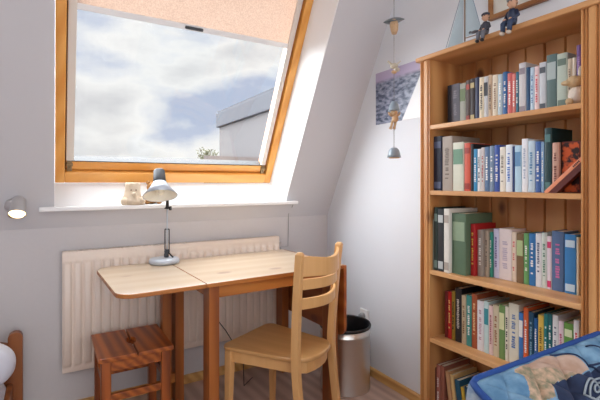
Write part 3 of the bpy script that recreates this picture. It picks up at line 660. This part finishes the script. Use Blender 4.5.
# slim orange book leaning diagonally in front
pA = at_x(540.5, 191.5, 1.56); pB = at_x(580.5, 153.5, 1.56)
ln = math.hypot(pA.y-pB.y, pB.z-pA.z)+.012; an = math.atan2(pB.z-pA.z, pA.y-pB.y)
m = MB(); m.box((0, -.0135, 0), (.028, 0, ln), .0015)
o = m.build('book', bookmat((232, 150, 112))); o.location = (1.560, pA.y-.012, SHZ[1]+.004+.0003); o.rotation_euler = (PI/2-an, 0, 0)
tag(o, 'slim salmon-orange book leaning diagonally across the fox-cover book', 'book', 'books on the second shelf')
m = MB()
for k in range(5): m.box((-.0006, -.010, ln*.66+k*.006), (.0, -.004, ln*.66+k*.006+.004))
m.build('spine_print', bookmat((70, 40, 40)), o)
m = MB(); m.box((.0, -.034, .008), (.0275, -.0140, ln-.02)); m.build('cover', bookmat((92, 34, 26)), o)
# plush animal on the top shelf
p = at_x(574, 104, 1.565)
pt = thing('plush_toy', 'beige plush animal on the top shelf against the right post', 'soft toy', (1.582, IY0+.036, SHZ[0]+.001))
M_pl = plain('plush_beige', (206, 178, 138), .95, noise=.15, nscale=180, bump=.7); M_pl2 = plain('plush_white', (222, 212, 200), .95, noise=.2, nscale=60, bump=.7)
m = MB(); m.ball((0, .0, .034), .034, (.9, .85, 1)); m.build('body', M_pl2, pt)
m = MB(); m.ball((-.012, .004, .082), .025, (1, 1.1, .85)); m.ball((-.03, .022, .078), .012, (1, 1.5, .8)); m.build('head', M_pl, pt)
m = MB(); m.ball((-.004, -.012, .112), .012, (.6, .7, 1.9)); m.build('ear', M_pl2, pt)
m = MB(); m.ball((-.026, .014, .012), .012, (1.3, 1, 1)); m.build('paw', M_pl, pt)
# ------------------------------------------------------------------ sailor figurines on the edge of the bookcase
def sailor(y, s, label, jacket, trouser, cap, lean, boots):
    t = thing('sailor_figurine', label, 'figurine', (XF-.012, y, BT+.0005), 0, None)
    MJ, MT, MC, MBt = bookmat(jacket), bookmat(trouser), bookmat(cap), bookmat(boots); MS = plain('painted_skin', (206, 160, 130), .6); MH = bookmat((120, 90, 66))
    v = lambda x, y_, z: Vector((x*s, y_*s, z*s))
    # trunk
    m = MB(); m.tube([v(.014, 0, .004), v(.016, 0, .02), v(.012, lean*.3, .045), v(.010, lean*.5, .060), v(.008, lean*.6, .066)], [.013*s, .017*s, .018*s, .013*s, .007*s], 14); m.build('jacket', MJ, t)
    for sg in (-1, 1):
        m = MB(); m.tube([v(.012, sg*.009, .012), v(-.014, sg*.012, .014), v(-.020, sg*.013, .008), v(-.022, sg*.013, -.022)], [.011*s, .010*s, .0095*s, .0085*s], 12); m.build('leg', MT, t)
        m = MB(); m.ball(v(-.027, sg*.013, -.030), .0095*s, (1.35, .9, .8)); m.build('shoe', MBt, t)
        m = MB(); m.tube([v(.012, sg*.014+lean*.4, .056), v(.010, sg*.024+lean*.3, .036), v(-.006, sg*.018, .024), v(-.011, sg*.012, .022)], [.0075*s, .007*s, .006*s, .005*s], 10); a = m.build('arm', MJ, t)
        m = MB(); m.ball(v(-.013, sg*.011, .022), .006*s); m.build('hand', MS, a)
    hc_ = v(.004, lean, .083)
    m = MB(); m.ball(hc_, .0175*s, (1, .95, 1.08)); m.ball(hc_+v(-.017, 0, -.001), .0042*s)
    m.ball(hc_+v(0, .017, 0), .004*s); m.ball(hc_+v(0, -.017, 0), .004*s); hd_ = m.build('head', MS, t)
    m = MB(); m.ball(hc_+v(-.0155, .006, .004), .0022*s); m.ball(hc_+v(-.0155, -.006, .004), .0022*s); m.build('eyes', M_black, hd_)
    m = MB(); m.ball(hc_+v(.004, 0, .002), .0178*s, (.95, 1, 1)); m.build('hair', MH, hd_)
    m = MB(); m.lathe([(.0, .016), (.012, .015), (.0195, .009), (.0185, .003), (.0, .002)], axisM(hc_+v(.001, 0, .006), (-.15, 0, 1)) @ Matrix.Scale(s, 4), 20); m.lathe([(0, 0), (.013, .0), (.012, .002), (0, .003)], axisM(hc_+v(-.012, 0, .011), (-.3, 0, 1)) @ Matrix.Scale(s, 4), 16); m.build('cap', MC, hd_)
    return t
y1_ = at_x(485, 36, XF).y; y2_ = at_x(511.5, 30, XF).y
f1 = sailor(y1_, .86, 'smaller sailor figurine in grey sitting on the bookcase edge beside the model boat', (60, 60, 74), (110, 112, 122), (54, 56, 72), -.010, (40, 40, 46))
f2 = sailor(y2_, 1.04, 'larger sailor figurine in navy with pale cap sitting on the bookcase edge', (36, 50, 78), (44, 62, 92), (128, 128, 134), -.008, (206, 190, 176))
m = MB(); m.ball((-.016, .028, .020), .011, (1.0, 1.7, .5)); m.ball((-.016, .050, .024), .006, (.6, 1.2, .9)); m.build('carved_gull', bookmat((84, 84, 92)), f1)
# model sailboat
def topz(u, x): return at_x(u, 50, x)
pm_ = at_x(464, 39, 1.60); bz = BT
sb = thing('model_sailboat', 'model sailboat with pale blue sails standing on the bookcase', 'model boat', (1.605, pm_.y, bz)); by_ = pm_.y
def sy_(u): return at_x(u, 0, 1.605).y-by_
def sz_(u, v): return at_x(u, v, 1.605).z-bz
M_sail = plain('sail_cloth', (176, 192, 200), .8, noise=.05); M_hull = plain('hull_paint', (170, 186, 196), .4)
hl = []
for k in range(11):
    q = -1+2*k/10; w = .022*(1-q*q)**.7+.0008; d = .020*(1-.4*q*q); yy = q*.085-.012
    hl.append([(0, yy, .0 + .004*q*q), (w*.7, yy, .010), (w, yy, .026+.006*q*q), (-w, yy, .026+.006*q*q), (-w*.7, yy, .010)])
m = MB(); m.loft(hl, smooth=False); m.build('hull', M_hull, sb)
mh = .36
m = MB(); m.tube([(0, 0, .02), (0, 0, mh)], .0035, 8); m.tube([(0, -.002, .05), (0, -.088, .046)], .0028, 8); m.build('mast', plain('mast_wood', (150, 128, 112), .6), sb)
def sail(pts, name, belly):
    b = bmesh.new(); A, B, C = [Vector(p) for p in pts]; n = 8; rows = []
    for i in range(n+1):
        r_ = []
        for j in range(n+1-i):
            a, c = i/n, j/n; k = 1-a-c; off = belly*27*a*c*k+belly*2*c*k; q = A*a+B*k+C*c
            r_.append((b.verts.new(q+Vector((off, 0, 0))), b.verts.new(q+Vector((off+.0012, 0, 0)))))
        rows.append(r_)
    for s_ in (0, 1):
        for i in range(n):
            for j in range(n-i):
                b.faces.new((rows[i][j][s_], rows[i][j+1][s_], rows[i+1][j][s_]))
                if j < n-i-1: b.faces.new((rows[i][j+1][s_], rows[i+1][j+1][s_], rows[i+1][j][s_]))
    for f in b.faces: f.smooth = True
    m = MB(); m.merge(b); m.build(name, M_sail, sb)
sail([(0, .006, mh-.08), (0, .100, .022), (0, .010, .034)], 'jib_sail', -.006)
sail([(0, -.005, mh-.01), (0, -.005, .055), (0, -.085, .052)], 'main_sail', -.008)
m = MB(); m.tube([(0, .004, mh-.07), (0, .108, .026)], .0012, 6); m.tube([(0, -.002, mh-.005), (0, -.094, .032)], .001, 6); m.build('rigging', plain('blue_thread', (90, 120, 150), .7), sb)
# ------------------------------------------------------------------ hanging string mobile
mt = 2.30; hp = at_t(394, 100, mt); hx, hy = hp.x, hp.y
mo = thing('hanging_mobile', 'ceramic fisherman mobile on a string hanging beside the right wall', 'mobile', (hx, hy, at_t(394, 158, mt).z)); m0 = mo.location.copy()
def mz(v): return at_t(394, v, mt).z-m0.z
m = MB(); m.tube([(0, 0, mz(150)), (0, 0, ZC-m0.z)], .0014, 6); m.build('string', M_string, mo)
px = mt/417.0
M_teal = plain('glazed_grey', (112, 120, 124), .3, coat=.5, noise=.2, nscale=50); M_clay = plain('clay_tan', (206, 172, 134), .6, noise=.1, nscale=90); M_bl = plain('glazed_blue', (142, 158, 172), .3, coat=.5, noise=.15, nscale=50); M_cr = plain('glazed_cream', (206, 196, 176), .4, coat=.4, noise=.1, nscale=60)
Mr = Matrix(((C_, S_, 0, 0), (-S_, C_, 0, 0), (0, 0, 1, 0), (0, 0, 0, 1)))   # local x = picture right
def mp_(mb, name, mat):
    o = mb.build(name, mat, mo); o.data.transform(Mr); return o
m = MB(); b = bmesh.new()
# boat-shaped hat
secs = []
for k in range(13):
    q = -1+2*k/12; w = 4.6*px*(1-q*q)**.6+.0008; xx = q*10.5*px; zc = mz(20.5)+q*1.7*px
    secs.append([(xx, -w, zc-2*px*(1-q*q)), (xx, 0, zc+2.9*px*(1-q*q)+.001), (xx, w, zc-2*px*(1-q*q)), (xx, 0, zc-.8*px)])
m.loft(secs, smooth=True); mp_(m, 'wide_hat', M_teal)
m = MB(); m.tube([(0, 0, mz(20)), (0, 0, mz(25)), (.002, 0, mz(30)), (0, 0, mz(34))], [3.2*px, 4.4*px, 3.8*px, 2.4*px], 14); m.ball((0, -4*px, mz(25)), 1.3*px); mp_(m, 'clay_head', M_clay)
# bird
m = MB(); m.ball((0, 0, mz(66)), 4.2*px, (1.0, .9, .75)); m.ball((2.5*px, -1.5*px, mz(70)), 3*px, (1, .8, .8)); mp_(m, 'bird_body', M_cr)
m = MB()
for sg in (-1, 1):
    m.loft([[(sg*1*px, -2*px, mz(65)), (sg*1*px, 2*px, mz(65)), (sg*1*px, 2*px, mz(66.5)), (sg*1*px, -2*px, mz(66.5))], [(sg*6.3*px, -2*px, mz(61)), (sg*6.3*px, 1*px, mz(61)), (sg*6.3*px, 1*px, mz(62)), (sg*6.3*px, -2*px, mz(62))]])
mp_(m, 'wings', M_cr)
m = MB(); m.ball((0, 0, mz(72)), 2.4*px, (1.2, 1, .8)); mp_(m, 'bird_tail', M_clay)
# fisherman with blue hat
m = MB(); m.lathe([(0, mz(101)), (2.5*px, mz(101.5)), (4.4*px, mz(105)), (5.2*px, mz(109)), (6.2*px, mz(111)), (5.2*px, mz(111.5)), (0, mz(110))], None, 24); mp_(m, 'blue_hat', M_bl)
m = MB(); m.ball((0, 0, mz(113)), 3.8*px); m.ball((0, -3.6*px, mz(113)), 1.1*px); mp_(m, 'clay_face', M_clay)
m = MB(); m.tube([(1*px, 0, mz(115)), (1.2*px, 0, mz(119)), (0, 0, mz(122))], [2.4*px, 3.4*px, 2.6*px], 12)
for sg in (-1, 1): m.tube([(sg*1.5*px, 0, mz(121)), (sg*1.7*px-1*px, 0, mz(126)), (sg*1.8*px-2*px, 0, mz(129))], [1.4*px, 1.2*px, 1.6*px], 8); m.tube([(sg*2.4*px, 0, mz(116)), (sg*4.6*px, -1*px, mz(115)), (sg*5.6*px, -1*px, mz(112.5))], [1.1*px, 1*px, 1*px], 8)
mp_(m, 'clay_body', M_clay)
m = MB(); m.lathe([(0, mz(147.5)), (2.8*px, mz(147.8)), (5*px, mz(150)), (6*px, mz(154)), (6.8*px, mz(157.5)), (6.2*px, mz(157.5)), (5.2*px, mz(153.5)), (0, mz(149.5))], None, 28); mp_(m, 'bell', M_bl)
m = MB(); m.lathe([(5.2*px, mz(157.2)), (6.4*px, mz(156.5)), (5.2*px, mz(158.2))], None, 24, cap=False); m.ball((0, 0, mz(155.5)), 1.8*px); mp_(m, 'clapper', M_clay)
# ------------------------------------------------------------------ bed
HY = 2.50
bd = thing('bed', 'wooden bed headboard at the left edge with a rounded end post', 'bed', (-.65, 1.6, 0)); bd0 = bd.location.copy()
M_bed = wood('bed_wood', (158, 94, 48), (126, 66, 30), 2, .4, .7, .2); 
def dpart(mb, name, mat, bev=0): o = mb.build(name, mat, bd, bev); shift(o, bd0); return o
zt_ = H-.742; xr = -.128; xl = -.190
P = [(xr, 0), (xr, zt_-.03)]+[(xr-.031+.031*math.cos(a), zt_-.03+.03*math.sin(a)) for a in [k/10*PI for k in range(11)]][1:]+[(xl, 0)]
m = MB(); m.prism([(p_[0], p_[1]) for p_ in P], HY, HY+.045, 1); dpart(m, 'end_post', M_bed, .003)
m = MB(); m.prism([(p_[0], p_[1]) for p_ in [(x-.95, z) for x, z in P]], HY, HY+.045, 1); dpart(m, 'end_post', M_bed, .003)
P = [(xl, .22), (xl, zt_-.055)]; 
for k in range(1, 12): P.append((xl+(-.888)*k/12, zt_-.055+.05*math.sin(PI*k/12)**.6))
P += [(-1.078, zt_-.055), (-1.078, .22)]
m = MB(); m.prism(P, HY+.01, HY+.035, 1); dpart(m, 'headboard', M_bed, .003)
m = MB(); m.box((-.192, .45, .14), (-.168, HY, .26), .004); m.box((-1.11, .45, .14), (-1.086, HY, .26), .004); dpart(m, 'side_rail', M_bed)
m = MB(); m.box((-1.12, .42, 0), (-.155, .45, .34), .004); dpart(m, 'footboard', M_bed)
m = MB(); m.box((-1.085, .46, .15), (-.193, HY, .30), .04); dpart(m, 'mattress', M_sheet)
# duvet/pillow: soft rounded cushion
def pillow(mb, c, hx_, hy_, hz_, pw=3.0, n=28, mw=0.0, M=None, wr=.004):
    b = bmesh.new(); bmesh.ops.create_icosphere(b, subdivisions=5, radius=1)
    for v in b.verts:
        d = v.co.normalized(); k = (abs(d.x)**pw+abs(d.y)**pw+abs(d.z)**2.2)**(-1/pw)
        q = d*k; w = 1+.02*math.sin(q.x*7+q.y*3)*math.cos(q.y*9)
        v.co = Vector((q.x*hx_, q.y*hy_, q.z*hz_*w))
    T = Matrix.Translation(c)
    if M is not None: T = T @ M
    mb.merge(b, T, True)
m = MB(); pillow(m, (-.545, 2.33, .425), .40, .085, .150, M=Matrix.Rotation(.22, 4, 'X')); m_ = m.build('pillow', M_sheet); origin(m_, (-.545, 2.33, .28)); tag(m_, 'white pillow propped against the wooden headboard at the left edge', 'pillow')
m = MB(); m.box((-1.08, .5, .302), (-.195, 2.20, .35), .03, seg=4); m_ = m.build('duvet', M_sheet); origin(m_, (-.6, 1.4, .302)); tag(m_, 'white duvet lying over the bed at the left edge', 'duvet')
# ------------------------------------------------------------------ quilted armchair, lower right
P0 = Vector((.849, .640, H-.46)); ang = math.radians(24); ed = Vector((0, -math.cos(ang), -math.sin(ang))); nq = Vector((0, -math.sin(ang), math.cos(ang)))
QW, QL = .64, .46
qa = thing('quilted_armchair', 'blue patchwork quilted armchair with dark blue piping in the lower right corner', 'armchair', (P0.x+QW/2, .4, 0)); q0 = qa.location.copy()
def plane_uv(u, v):
    d = ray(u, v); O = Vector((0, 0, H)); t = (P0-O).dot(nq)/d.dot(nq); p = O+d*t; r = p-P0; return (r.x, r.dot(ed))
def cloth(name, c, c2, sc=22):
    m, N, L, P = base(name); P.inputs['Roughness'].default_value = .85
    tc = N.new('ShaderNodeTexCoord'); no = N.new('ShaderNodeTexNoise'); no.inputs['Scale'].default_value = sc; no.inputs['Detail'].default_value = 5; L.new(tc.outputs['Object'], no.inputs['Vector'])
    rp = N.new('ShaderNodeValToRGB'); rp.color_ramp.elements[0].position = .38; rp.color_ramp.elements[1].position = .64; rp.color_ramp.elements[0].color = lin(c); rp.color_ramp.elements[1].color = lin(c2)
    L.new(no.outputs['Fac'], rp.inputs['Fac']); L.new(rp.outputs['Color'], P.inputs['Base Color'])
    n2 = N.new('ShaderNodeTexNoise'); n2.inputs['Scale'].default_value = 400; L.new(tc.outputs['Object'], n2.inputs['Vector']); bp = N.new('ShaderNodeBump'); bp.inputs['Strength'].default_value = .15; L.new(n2.outputs['Fac'], bp.inputs['Height']); L.new(bp.outputs['Normal'], P.inputs['Normal'])
    return m
Q1 = cloth('quilt_light_blue', (84, 126, 160), (124, 162, 190)); Q2 = cloth('quilt_sand', (132, 128, 104), (198, 166, 140), 60); Q3 = cloth('quilt_navy', (22, 36, 66), (34, 52, 86)); Q4 = cloth('quilt_rose', (176, 144, 124), (192, 166, 150))
def inpoly(p, poly):
    r = False; n = len(poly)
    for i in range(n):
        a, b = poly[i], poly[i-1]
        if (a[1] > p[1]) != (b[1] > p[1]) and p[0] < (b[0]-a[0])*(p[1]-a[1])/(b[1]-a[1])+a[0]: r = not r
    return r
nav = [plane_uv(*q) for q in ((548.7, 387.7), (577.8, 377.2), (603, 369), (625, 395), (600, 425), (560, 415))]
snd = [plane_uv(*q) for q in ((514, 370), (522, 365), (537, 372), (560, 375), (578, 377), (548.7, 387.7), (553, 402), (530, 402), (524, 388))]
ros = [plane_uv(*q) for q in ((522, 365), (546, 355.5), (566, 358), (577, 364), (588, 372), (578, 377), (560, 375), (537, 372))]
NX, NYQ = 260, 190; b = bmesh.new(); G = []
cell = .115
def qh(x, y):
    # quilting: diamond seams, puffed in between, round shoulder at the edges
    p = (x+y)/cell; q = (x-y)/cell
    a = abs(math.sin(PI*p))*abs(math.sin(PI*q)); h = .020*a**.5
    e = min(x, QW-x, y, QL-y); sh = max(0, min(1, e/.05)); return (h)*sh - .02*(1-math.sqrt(max(0, 1-(1-sh)**2)))
for i in range(NX+1):
    r_ = []
    for j in range(NYQ+1):
        x, y = QW*i/NX, QL*j/NYQ; r_.append(b.verts.new(P0+Vector((x, 0, 0))+ed*y+nq*qh(x, y)))
    G.append(r_)
for i in range(NX):
    for j in range(NYQ):
        f = b.faces.new((G[i][j], G[i][j+1], G[i+1][j+1], G[i+1][j])); f.smooth = True
        c = (QW*(i+.5)/NX, QL*(j+.5)/NYQ)
        f.material_index = 2 if inpoly(c, nav) else (1 if inpoly(c, snd) else (3 if inpoly(c, ros) else 0))
        # second navy square of the patchwork further down, out of the picture
        if c[1] > .30 and int(c[0]/.16) % 2 == 0: f.material_index = 2
m = MB(); m.merge(b); o = m.build('quilted_top', [Q1, Q2, Q3, Q4], qa); shift(o, q0)
def onq(x, y, h=.0): return P0+Vector((x, 0, 0))+ed*y+nq*(qh(x, y)+h)
# side of the chair: follows the slanted top down to the floor, slightly puffed
b = bmesh.new(); ring = []
per = [(x, 0.0) for x in [QW*i/24 for i in range(24)]]+[(QW, QL*i/18) for i in range(18)]+[(QW-QW*i/24, QL) for i in range(24)]+[(0, QL-QL*i/18) for i in range(18)]
cx_, cy_ = P0.x+QW/2, (P0.y+(P0+ed*QL).y)/2
rows = []
for k, f_ in enumerate((0, .06, .15, .28, .42, .58, .75, .9, 1.0)):
    r_ = []
    for (x, y) in per:
        p_ = P0+Vector((x, 0, 0))+ed*y+nq*(-.02); z = p_.z*(1-f_); out = .016*abs(math.sin(f_*PI*3))**.5 if 0 < f_ < 1 else 0
        d = Vector((p_.x-cx_, p_.y-cy_, 0)); d = Vector((max(-1, min(1, d.x/(QW/2)*1.0))**7, max(-1, min(1, d.y/(QL/2*.93)))**7, 0)); out = min(out, .016)
        r_.append(b.verts.new((p_.x+d.x*out, p_.y+(d.y*out if d.y < 0 else 0), z+.0)))
    rows.append(r_)
n = len(per)
for A, B in zip(rows[:-1], rows[1:]):
    for k in range(n): f = b.faces.new((A[k], A[(k+1) % n], B[(k+1) % n], B[k])); f.smooth = True
b.faces.new(rows[-1])
bmesh.ops.recalc_face_normals(b, faces=b.faces)
m = MB(); m.merge(b); o = m.build('side_cover', cloth('quilt_side', (120, 140, 166), (176, 186, 194), 30), qa); shift(o, q0)
rp_ = []
for (x, y) in per: rp_.append(P0+Vector((x, 0, 0))+ed*y+nq*(-.012))
# round the corners of the piping
def smoothloop(p, it=2):
    for _ in range(it): p = [(p[i-1]+p[i]*2+p[(i+1) % len(p)])/4 for i in range(len(p))]
    return p
m = MB(); m.tube(smoothloop(rp_, 1), .0085, 10, closed=True); o = m.build('piping', plain('piping_blue', (26, 70, 140), .7, noise=.1, nscale=80), qa); shift(o, q0)
sc_ = plane_uv(594, 391)
pts = []
for k in range(260):
    a = k/259*PI*6.2; r = 1.5+13.5*k/259; pts.append(onq(*plane_uv(595+r*math.cos(a), 394+r*math.sin(a)), .002))
m = MB(); m.tube(pts, .0026, 6); o = m.build('spiral_applique', plain('spiral_grey', (150, 160, 168), .8), qa); shift(o, q0)
def bez(ps, n=20):
    r = []
    for k in range(n+1):
        t = k/n; q = [Vector(p).to_3d() for p in ps]
        while len(q) > 1: q = [q[i]*(1-t)+q[i+1]*t for i in range(len(q)-1)]
        r.append((q[0].x, q[0].y))
    return r
for arc in ([(550, 355.5), (568, 355), (585, 364), (592, 371), (599, 378)], [(586, 366), (592, 372), (600, 368), (612, 362)], [(584, 350), (594, 347), (604, 354)]):
    pts = [onq(*plane_uv(*q), .0015) for q in bez(arc)]
    m = MB(); m.tube(pts, .0028, 6); o = m.build('applique_band', Q3, qa); shift(o, q0)
# ------------------------------------------------------------------ added ceiling lamp, unseen behind the camera, goes with the fill light
cl = thing('ceiling_fill_lamp', 'round white added fill lamp on the ceiling behind the viewpoint', 'lamp', (-.35, -.5, ZC-.09))
m = MB(); m.lathe([(0, .0), (.2, .01), (.24, .04), (.24, .07), (0, .07)], None, 40); m.build('lamp_shade', plain('fill_lamp_glass', (255, 244, 228), .5, emit=2.0), cl)
m = MB(); m.lathe([(.12, .07), (.12, .089), (0, .089)], None, 32); m.build('canopy', M_white, cl)
# ------------------------------------------------------------------ light
def area(name, loc, target, size, e, col, sy=None):
    l = bpy.data.lights.new(name, 'AREA'); l.energy = e; l.size = size; l.color = col
    if sy: l.shape = 'RECTANGLE'; l.size_y = sy
    o = bpy.data.objects.new(name, l); COL.objects.link(o); o.location = loc
    o.rotation_euler = (Vector(target)-Vector(loc)).to_track_quat('-Z', 'Y').to_euler(); return o
area('ceiling_fill', (-.35, -.5, ZC-.12), (0.3, 1.0, 0.6), 1.6, 24, (.98, .97, 1))  # added soft fill under the made-up ceiling lamp
area('fill_behind', (.55, YB+.08, 1.35), (0.75, 2.0, 1.5), 2.4, 34, (.93, .96, 1), 1.7)  # added frontal fill to brighten the slope; no window in that wall
sn = bpy.data.lights.new('sun', 'SUN'); sn.energy = 21; sn.angle = math.radians(105); sn.color = (.93, .96, 1)
so_ = bpy.data.objects.new('sun', sn); COL.objects.link(so_); so_.rotation_euler = Vector((.42, -.50, -.70)).to_track_quat('-Z', 'Y').to_euler()
w = bpy.data.worlds.new('sky'); bpy.context.scene.world = w; w.use_nodes = True; N = w.node_tree.nodes; L = w.node_tree.links
bg = N['Background']; tc = N.new('ShaderNodeTexCoord'); mp = N.new('ShaderNodeMapping'); mp.inputs['Scale'].default_value = (1, 1, 2.1); mp.inputs['Location'].default_value = (.2, .9, .35)
L.new(tc.outputs['Generated'], mp.inputs['Vector'])
no = N.new('ShaderNodeTexNoise'); no.inputs['Scale'].default_value = 3.3; no.inputs['Detail'].default_value = 9; no.inputs['Roughness'].default_value = .5; no.inputs['Distortion'].default_value = .1
L.new(mp.outputs['Vector'], no.inputs['Vector'])
rp = N.new('ShaderNodeValToRGB'); e = rp.color_ramp.elements
e[0].position = .385; e[0].color = lin((190, 202, 226)); e[1].position = .455; e[1].color = lin((232, 235, 242))
x = e.new(.52); x.color = lin((253, 252, 251)); x = e.new(.66); x.color = lin((218, 218, 221))
L.new(no.outputs['Fac'], rp.inputs['Fac']); L.new(rp.outputs['Color'], bg.inputs['Color']); bg.inputs['Strength'].default_value = 1.0
# ------------------------------------------------------------------ camera
cam = bpy.data.cameras.new('camera'); co = bpy.data.objects.new('camera', cam); COL.objects.link(co)
cam.sensor_width = 36; cam.lens = 36*417/600; cam.shift_y = -17/600; cam.clip_start = .02
co.location = (0, 0, H); co.rotation_euler = (PI/2, 0, -math.asin(S_))
sc = bpy.context.scene; sc.camera = co
sc.view_settings.view_transform = 'Standard'; sc.view_settings.look = 'None'; sc.view_settings.exposure = 0.08; sc.view_settings.gamma = 1
sc.view_settings.use_curve_mapping = False
